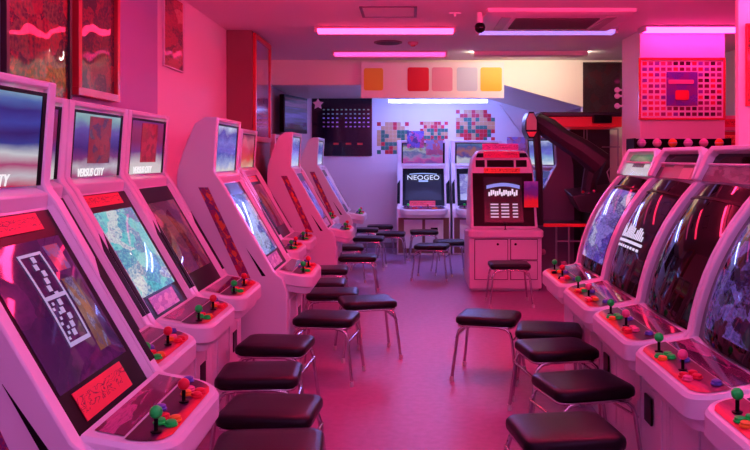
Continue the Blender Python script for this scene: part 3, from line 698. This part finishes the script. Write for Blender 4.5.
# low shelf with red edge and ball knobs
sh = thing('pedal_stand', 'low dark stand with red edge and pink ball knobs behind the pink cabinet', 'stand', (1.85, 9.5, 0))
build(MB().box(-.26,.24,-.05,.35,.68,.72), 'shelf', dk, sh, .004)
build(MB().box(-.265,.245,-.065,-.05,.675,.715), 'shelf_edge', redp, sh, .003)
for x in (-.10, .05):
    build(MB().tube([(x,0,0),(x,0,.68)], .012, 8), 'post', steel, sh)
build(MB().tube([(-.1,0,.5),(.2,0,.5)], .008, 8), 'rail', steel, sh)
for x, z in ((-.27,.38),(-.02,.24),(-.24,.12)):
    build(MB().ball((x,-.07,z), .035, 10).tube([(x,-.07,z),(x,.1,z)], .008, 6), 'ball_knob', mat('pink_knob', (.55,.2,.32), .35), sh)

# ------------------------------------------------------------------ pictures, posters and prints
def frame_on(origin, right, up, w, h, fw, depth, fm, am, label, name='framed_poster', cat='picture', grp=None, glass=True):
    t = thing(name, label, cat, (0,0,0), 0, grp)
    m = MB()
    m.box(0,w,0,fw,0,depth).box(0,w,h-fw,h,0,depth).box(0,fw,fw,h-fw,0,depth).box(w-fw,w,fw,h-fw,0,depth)
    build(m, 'frame', fm, t, .003)
    build(MB().slab((fw*.8,fw*.8,depth*.55),(w-fw*.8,fw*.8,depth*.55),(w-fw*.8,h-fw*.8,depth*.55),(fw*.8,h-fw*.8,depth*.55),depth*.5), 'print', am, t)
    r = Vector(right).normalized(); u = Vector(up).normalized(); n = r.cross(u)
    t.matrix_world = Matrix(((r.x,u.x,n.x,origin[0]),(r.y,u.y,n.y,origin[1]),(r.z,u.z,n.z,origin[2]),(0,0,0,1)))
    return t
darkframe = mat('dark_brown_frame', (.03,.012,.014), .35)
redframe = mat('red_frame', (.62,.02,.035), .32)
whiteframe = mat('pale_frame', (.75,.6,.66), .35)
p_fire = art('poster_fiery', [(16,6,12),(40,12,26),(150,22,34),(190,34,40),(50,14,34),(120,90,60),(180,50,50),(30,10,20),(110,70,50)], 'pic', 5, 7, 4, 0, .45, .8, wavy=.22)
p_crim = art('poster_crimson_dark', [(14,6,16),(60,14,36),(120,18,44),(30,10,36),(150,26,46),(40,14,44),(24,8,20),(110,80,70)], 'pic', 5, 8, 9, 0, .45, .8, wavy=.22)
p_slim = art('poster_rose', [(120,20,50),(200,30,70),(90,16,50),(214,60,90),(225,150,150)], 'pic', 2.4, 6, 14, 0, .45, .8, wavy=.22)
p_mir = art('mirror_reflection_art', [(150,60,90),(120,40,80),(190,110,120),(120,110,200),(200,60,90)], 'pic', 2, 4, 3, 0, .06, .9)  # mirror reflection put into the art as mauve and blue patches
p_dark = art('painting_dark_foliage', [(10,6,8),(18,10,10),(46,38,40),(22,10,12),(60,16,18),(14,8,10)], 'pic', 5, 6, 6, 0, .35, .2)
XN = XL+.042
frame_on((XN, 3.575, 1.755), (0,1,0), (0,0,1), .70, .98, .03, .03, darkframe, p_fire, 'nearest framed poster on the left wall, fiery red art above the nearest cabinet')
frame_on((XN, 4.31, 1.835), (0,1,0), (0,.0,1), .62, .93, .045, .05, redframe, p_crim, 'red framed dark crimson poster on the left wall above the cyan screen cabinet')
frame_on((XL+.002, 6.05, 2.19), (0,1,0), (0,0,1), .53, .58, .012, .02, whiteframe, p_slim, 'slim pale framed rose poster high on the bright left wall')
frame_on((-1.608, 8.24, 1.66), (0,1,0), (0,0,1), .93, 1.12, .055, .03, redframe, p_mir, 'tall red framed mirror, its reflection painted, on the side of the left pillar')
frame_on((2.33, 10.738, 2.06), (1,0,0), (0,0,1), .52, .71, .02, .03, darkframe, p_dark, 'dark painting on the pale wall above the red canopy machine', 'painting')
frame_on((2.52, 5.998, 1.88), (1,0,0), (0,0,1), .5, .62, .012, .02, redframe, art('poster_red_black', [(190,24,40),(30,8,14),(220,40,60),(120,16,30)], 'pic', 5, 7, 21, 0, .2, .5), 'red poster at the right edge of the picture on the near column')
# grid picture on the right pillar
gx, gz, gw, gh = 2.345, 1.878, .885, .635
gp = frame_on((gx, 8.188, gz), (1,0,0), (0,0,1), gw, gh, .022, .03, redframe, mat('pink_mount', (.95,.78,.92), .4), 'red framed grid of small pictures around a purple panel on the right pillar', 'framed_picture_grid')
cols = [mat('thumb_%s' % k, lin(c), .35) for k, c in (('plum',(150,40,110)),('rose',(220,70,110)),('wine',(110,16,50)),('violet',(130,60,170)),('red',(220,40,70)),('dark',(60,10,34)))]
tm = MB(); nx, ny = 13, 10; cw, ch = (gw-.06)/nx, (gh-.06)/ny
random.seed(21)
for i in range(nx):
    for j in range(ny):
        if 4 <= i <= 8 and 2 <= j <= 7: continue
        x0, z0 = .03+i*cw+cw*.14, .03+j*ch+ch*.2
        k = random.choice([0,1,1,3,4,1]) if i < 5 else random.choice([0,2,2,3,4,5,5])
        if j < 2 and i > 5: k = random.choice([5,2,0,5])
        tm.box(x0, x0+cw*.72, z0, z0+ch*.62, .016, .0195, k)
build(tm, 'thumbnail_grid', cols, gp, smooth=0)
cp = MB().slab((.03+4*cw,.03+2*ch,.022),(.03+9*cw,.03+2*ch,.022),(.03+9*cw,.03+8*ch,.022),(.03+4*cw,.03+8*ch,.022),.006)
cpo = build(cp, 'centre_panel', art('purple_centre', [(80,40,150),(110,60,180),(130,50,150),(90,60,190),(190,90,180)], 'pic', 4, 4, 5, 0, .3), gp)
bx = .03+6.5*cw; bz = .03+3.9*ch
build(MB().loft([[(bx+x*1.0, bz+z, .023) for x, z in rsq(.07,.05,.02)], [(bx+x, bz+z, .026) for x, z in rsq(.07,.05,.02)]]), 'red_patch', mat('patch_red', (.8,.03,.05), .35), cpo)
build(MB().loft([[(bx-.01+x, bz+.135+z, h) for x, z in rsq(.13,.022,.015)] for h in (.023,.026)]), 'pale_patch', mat('patch_rose', (.75,.22,.38), .35), cpo)

# back wall: black poster with rows of coloured marks
YP = YB-.004
x0, x1, z0, z1 = X_(312,YB), X_(372,YB), Z_(156,YB), Z_(97,YB)-.005
ps = thing('black_poster', 'black poster with rows of small coloured marks on the back wall', 'poster', (x0, YB, z0))
pw, ph = x1-x0, z1-z0
build(MB().box(0,pw,-.02,-.0005,0,ph), 'board', mat('black_poster_print', (.006,.005,.014), .12, coat=.5), ps)
for r, (nm, c) in enumerate((('green',(.25,.7,.35)),('teal',(.2,.62,.42)),('blue',(.35,.45,.9)),('lilac',(.55,.45,.9)),('mauve',(.5,.3,.7)))[::-1]):
    for k in range(11):
        if k == 4 and r < 3: continue
        xx = pw*(.2+.074*k); zz = ph*(.50+.072*r)
        build(MB().box(xx-.017, xx+.017, -.0235, -.019, zz-.010, zz+.010), 'mark', mat('mark_'+nm, c, .4), ps)
for k in (.4, .61, .8): build(MB().box(pw*k-.045, pw*k+.045, -.0235, -.019, ph*.19, ph*.225), 'red_bar', mat('mark_red', (.5,.04,.03), .4), ps)
tag(build(MB().box(x1+.01, x1+.50, YB-.003, YB-.0005, Z_(163,YB), z1), 'white_sheet', mat('white_paper', (.82,.82,.84), .5)), 'plain white sheet on the back wall right of the black poster', 'paper')
# abstract block mosaics
mos = [mat('tile_red', lin((196,38,52)), .4), mat('tile_green', lin((30,120,96)), .4), mat('tile_tan', lin((206,170,118)), .4)]
def mosaic(u0, u1, v0, v1, seed, label, n=8):
    rnd = random.Random(seed); m = MB(); Y = YB-.007
    xa, xb, za, zb = X_(u0,YB), X_(u1,YB), Z_(v1,YB), Z_(v0,YB)
    c = (xb-xa)/n; rows = int((zb-za)/c)
    for i in range(n):
        for j in range(rows):
            edge = min(i, n-1-i) + min(j, rows-1-j)
            if edge < 2 and rnd.random() < .6: continue
            k = (j*3//rows + (1 if rnd.random() < .35 else 0) + (i % 4 == 0)) % 3
            m.box(xa+i*c, xa+(i+1)*c-.002, Y, YB-.0005, za+j*c, za+(j+1)*c-.002, k)
    o = build(m, 'tile_mosaic', mos, smooth=0); return tag(o, label, 'mosaic', 'tile mosaics on the back wall')
mosaic(377, 409, 119, 154, 2, 'red, green and tan block mosaic on the back wall next to the black poster')
mosaic(420, 448, 121, 146, 4, 'middle block mosaic on the back wall above the glowing title cabinet')
mosaic(456, 495, 109, 141, 8, 'right and highest block mosaic on the back wall, over the second back cabinet', 10)
# long banner with plain colour blocks
YBn = 10.66
bn = thing('banner', 'long pale banner with plain colour blocks hanging on the beam', 'banner', (X_(361,YBn), YBn, Z_(98,YBn)))
bwid, bhei = X_(504,YBn)-X_(361,YBn), Z_(62,YBn)-Z_(98,YBn)
build(MB().box(0,bwid,0,.02,0,bhei), 'board', mat('banner_paper', (.86,.76,.74), .5), bn, .002)
for nm, c, a, b_, hh in (('yellow',(.78,.56,.03),.02,.155,.62),('red',(.62,.01,.02),.325,.475,.66),('rose',(.72,.28,.40),.495,.64,.66),('greyblue',(.50,.55,.68),.67,.815,.66),('orange',(.95,.42,.01),.835,.985,.66)):
    cx, hx_, hz_ = bwid*(a+b_)/2, bwid*(b_-a)/2, bhei*hh/2
    build(MB().loft([[(cx+x, yy, bhei*.52+z) for x, z in rsq(hx_,hz_,.03)] for yy in (-.004, .001)]), 'colour_block', mat('block_'+nm, c, .45), bn)

# ------------------------------------------------------------------ television in the left back corner
tv = thing('television', 'dark wall television angled in the left back corner', 'television', (-1.62, 11.35, 2.10))
ang = math.atan2(.85, .20); tv.rotation_euler = (0, 0, ang)
build(MB().box(-.45,.45,-.02,.05,-.26,.26), 'casing', black, tv, .008)
build(MB().slab((-.42,-.024,-.21),(.42,-.024,-.21),(.42,-.024,.23),(-.42,-.024,.23),.003), 'screen', art('screen_tv', [(10,6,24),(40,26,90),(100,70,160),(30,14,40),(120,60,100),(16,8,24)], 'grad', 1, 9, 5, .5, .08, 0, dist=.9), tv)
build(MB().tube([(0,.05,0),(.08,.24,.02)], .02, 8), 'wall_bracket', black, tv)
# hanging star
st = MB(); pts = []
for k in range(10):
    r = .085 if k % 2 == 0 else .042; a = PI/2+k*PI/5; pts.append((r*math.cos(a), r*math.sin(a)))
st.prism(pts, -.012, .012, 'y')
o = thing('star_ornament', 'small white star hanging on a thread before the black poster', 'ornament', (X_(318,11.4), 11.4, Z_(104,11.4)))
build(st, 'star', white_m, o, .004); build(MB().tube([(0,0,.085),(0,0,2.463-Z_(104,11.4))], .002, 5), 'thread', white_m, o)
# leaning pole
tag(build(MB().tube([(X_(500,12.9),12.9,Z_(104,12.9)),(X_(521,13.19),13.19,Z_(133,13.19))], .014, 8), 'pale_pole', white_m), 'thin pale pole slanting across the back wall right of the banner', 'pole')

# ------------------------------------------------------------------ ceiling fittings
t = thing('air_conditioner', 'ceiling air conditioner with dark grille left of the right ceiling light', 'air conditioner', (1.34, 7.48, H))
build(MB().loft([[(x, y, z) for x, y in rsq(hx2, hy2, .03)] for hx2, hy2, z in ((.66,.50,0),(.66,.50,-.03),(.62,.46,-.05))]), 'casing', mat('aircon_plastic', (.74,.62,.68), .45), t)
build(MB().box(-.38,.38,-.28,.28,-.056,-.048), 'grille', mat('aircon_grille', (.03,.02,.025), .5), t, .002)
m = MB()
for k in range(11): m.box(-.38,.38,-.27+k*.054-.004,-.27+k*.054+.004,-.062,-.055)
build(m, 'grille_slats', mat('aircon_slat', (.10,.06,.08), .5), t)
for s in (-1, 1):
    build(MB().box(s*.47-.045,s*.47+.045,-.35,.35,-.058,-.046), 'air_flap', mat('aircon_flap', (.5,.4,.46), .45), t, .004)
t = thing('access_hatch', 'square ceiling access hatch with thin dark outline', 'hatch', (-.18, 7.15, H))
build(MB().box(-.225,.225,-.235,.235,-.006,0), 'panel', ceilm, t)
m = MB()
m.box(-.24,.24,-.25,-.235,-.010,0).box(-.24,.24,.235,.25,-.010,0).box(-.25,-.225,-.25,.25,-.012,0).box(.225,.25,-.25,.25,-.012,0)
build(m, 'rim', mat('hatch_rim', (.08,.05,.10), .4), t)
t = thing('ceiling_speaker', 'round dark speaker grille flush in the ceiling between the two pink lights', 'speaker', (X_(388,9.04), 9.04, H))
build(MB().lathe([(.16,0),(.16,-.012),(.145,-.018),(.13,-.012)], n=24), 'rim', mat('speaker_rim', (.2,.1,.14), .5), t)
build(MB().lathe([(.13,-.008),(.13,-.016),(.01,-.018)], n=24), 'grille', mat('speaker_grille', (.03,.012,.02), .6), t)
t = thing('smoke_detector', 'small red lit smoke detector on the ceiling beside the round speaker', 'detector', (X_(413,9.04), 9.04, H))
build(MB().lathe([(.06,0),(.06,-.02),(.045,-.035)], n=16), 'base', mat('detector_plastic', (.55,.25,.3), .5), t)
build(MB().lathe([(.03,-.034),(.025,-.05),(.005,-.055)], n=12), 'sensor', mat('detector_red', (.5,.05,.06), .4), t)
t = thing('security_camera', 'black dome camera hanging from the ceiling left of the air conditioner', 'camera', (X_(480,7.2), 7.2, H))
build(MB().tube([(0,0,0),(0,0,-.10)], .028, 10), 'mount', white_m, t)
build(MB().ball((0,0,-.135), .05, 14), 'dome', blackgloss, t)
t = thing('ceiling_sprinkler', 'tiny pale fitting on the ceiling left of the dome camera', 'fitting', (X_(455,7.2), 7.2, H))
build(MB().box(-.05,.05,-.02,.02,-.015,0), 'plate', white_m, t, .003)
build(MB().lathe([(.012,-.015),(.012,-.035),(.025,-.038)], n=10), 'nozzle', white_m, t)

# ------------------------------------------------------------------ capsule rack before the right pillar
rk = thing('capsule_rack', 'black rack of round capsules before the right pillar, behind the right row', 'rack', (2.69, 7.98, 0))
m = MB().box(-.48,.48,.14,.16,0,1.685).box(-.48,-.46,-.12,.16,0,1.685).box(.46,.48,-.12,.16,0,1.685)
build(m, 'cabinet', black, rk, .003)
RZ = (1.42, 1.53, 1.64)
for z in RZ: build(MB().box(-.46,.46,-.12,.14,z-.055,z-.045), 'shelf', black, rk, .002)
for z in (.35,.7,1.05): build(MB().box(-.46,.46,-.12,.14,z-.01,z), 'shelf', black, rk, .002)
capm = [pink_b, mat('capsule_lilac', (.6,.3,.6), .3, coat=.4), orange_b, red_b, mat('capsule_rose', (.8,.35,.5), .3, coat=.4)]
ball_me = MB().ball((0,0,0), .044, 14).mesh('capsule', pink_b)
band_me = MB().lathe([(.0445,-.003),(.046,0),(.0445,.003)], n=16).mesh('band', white_m)
pos = ['leftmost','second from left','third from left','fourth from left','fifth from left','rightmost']
rows = ['bottom visible row','middle row','top row']
cn = {0:'pink',1:'lilac',2:'orange',3:'red',4:'rose'}
pattern = [[3,4,0,3,1,2],[2,0,3,4,2,0],[1,4,2,1,4,2]]
for j, z in enumerate(RZ):
    for i in range(6):
        k = pattern[j][i]
        o = inst('capsule', ball_me, None, m=capm[k], loc=(2.69-.385+.154*i, 7.93, z))
        tag(o, '%s round capsule, %s on the %s of the black rack' % (cn[k], pos[i], rows[j]), 'capsule', 'capsules on the black rack')
        inst('band', band_me, o)
# shelf with boxes on the far right wall
t = thing('wall_shelf', 'small shelf at the far right between pillar and column', 'shelf', (3.72, 9.3, 1.62))
build(MB().box(-.22,.23,-.3,.3,-.03,0), 'board', black, t, .003)
build(MB().tube([(.2,0,-.03),(.2,0,-.25),(-.1,0,-.03)], .012, 6), 'bracket', black, t)
for k, (dy, zz, lab) in enumerate(((-.12,1.62,'red box standing on the far right wall shelf, lower of two'),(-.12,1.80,'pink box resting on the red box on the far right wall shelf'))):
    o = thing('box', lab, 'box', (3.68, 9.3+dy, zz), 0, 'boxes on the far right shelf')
    build(MB().box(-.16,.16,-.1,.1,0,.17), 'carton', [mat('red_carton', (.55,.02,.03), .5), mat('pink_carton', (.8,.2,.35), .5)][k], o, .004)
    build(MB().slab((-.12,-.102,.04),(.12,-.102,.04),(.12,-.102,.13),(-.12,-.102,.13),.001), 'print', redcard if k else orangecard, o)
# white hooks / lamps in a column by the pillar
for k, v in enumerate((90, 96, 106)):
    o = thing('bauble', ['topmost','middle','lowest'][k]+' white round bauble beside the dark painting by the pillar', 'bauble', (2.325, 8.82, Z_(v,8.82)), 0, 'white baubles by the dark painting')
    build(MB().ball((-.03,0,0), .032, 10), 'ball', white_m, o); build(MB().tube([(-.02,0,0),(.039,0,0)], .012, 8), 'stem', white_m, o)

# ------------------------------------------------------------------ world, camera, view
w = bpy.data.worlds.new('world'); bpy.context.scene.world = w; w.use_nodes = True
w.node_tree.nodes['Background'].inputs['Color'].default_value = (.05,.02,.06,1)
w.node_tree.nodes['Background'].inputs['Strength'].default_value = .1
cam = bpy.data.cameras.new('camera'); co = bpy.data.objects.new('camera', cam); C.objects.link(co)
co.location = (0, 0, EYE); co.rotation_euler = (PI/2, 0, 0)
cam.sensor_width = 36; cam.lens = 36*F/750; cam.shift_x = (375-CX)/750; cam.shift_y = (CY-225)/750; cam.clip_start = .05
sc = bpy.context.scene; sc.camera = co
vs = sc.view_settings; vs.view_transform = 'Standard'; vs.look = 'None'; vs.exposure = 0.0; vs.gamma = 1; vs.use_curve_mapping = False
sc.cycles.max_bounces = 6
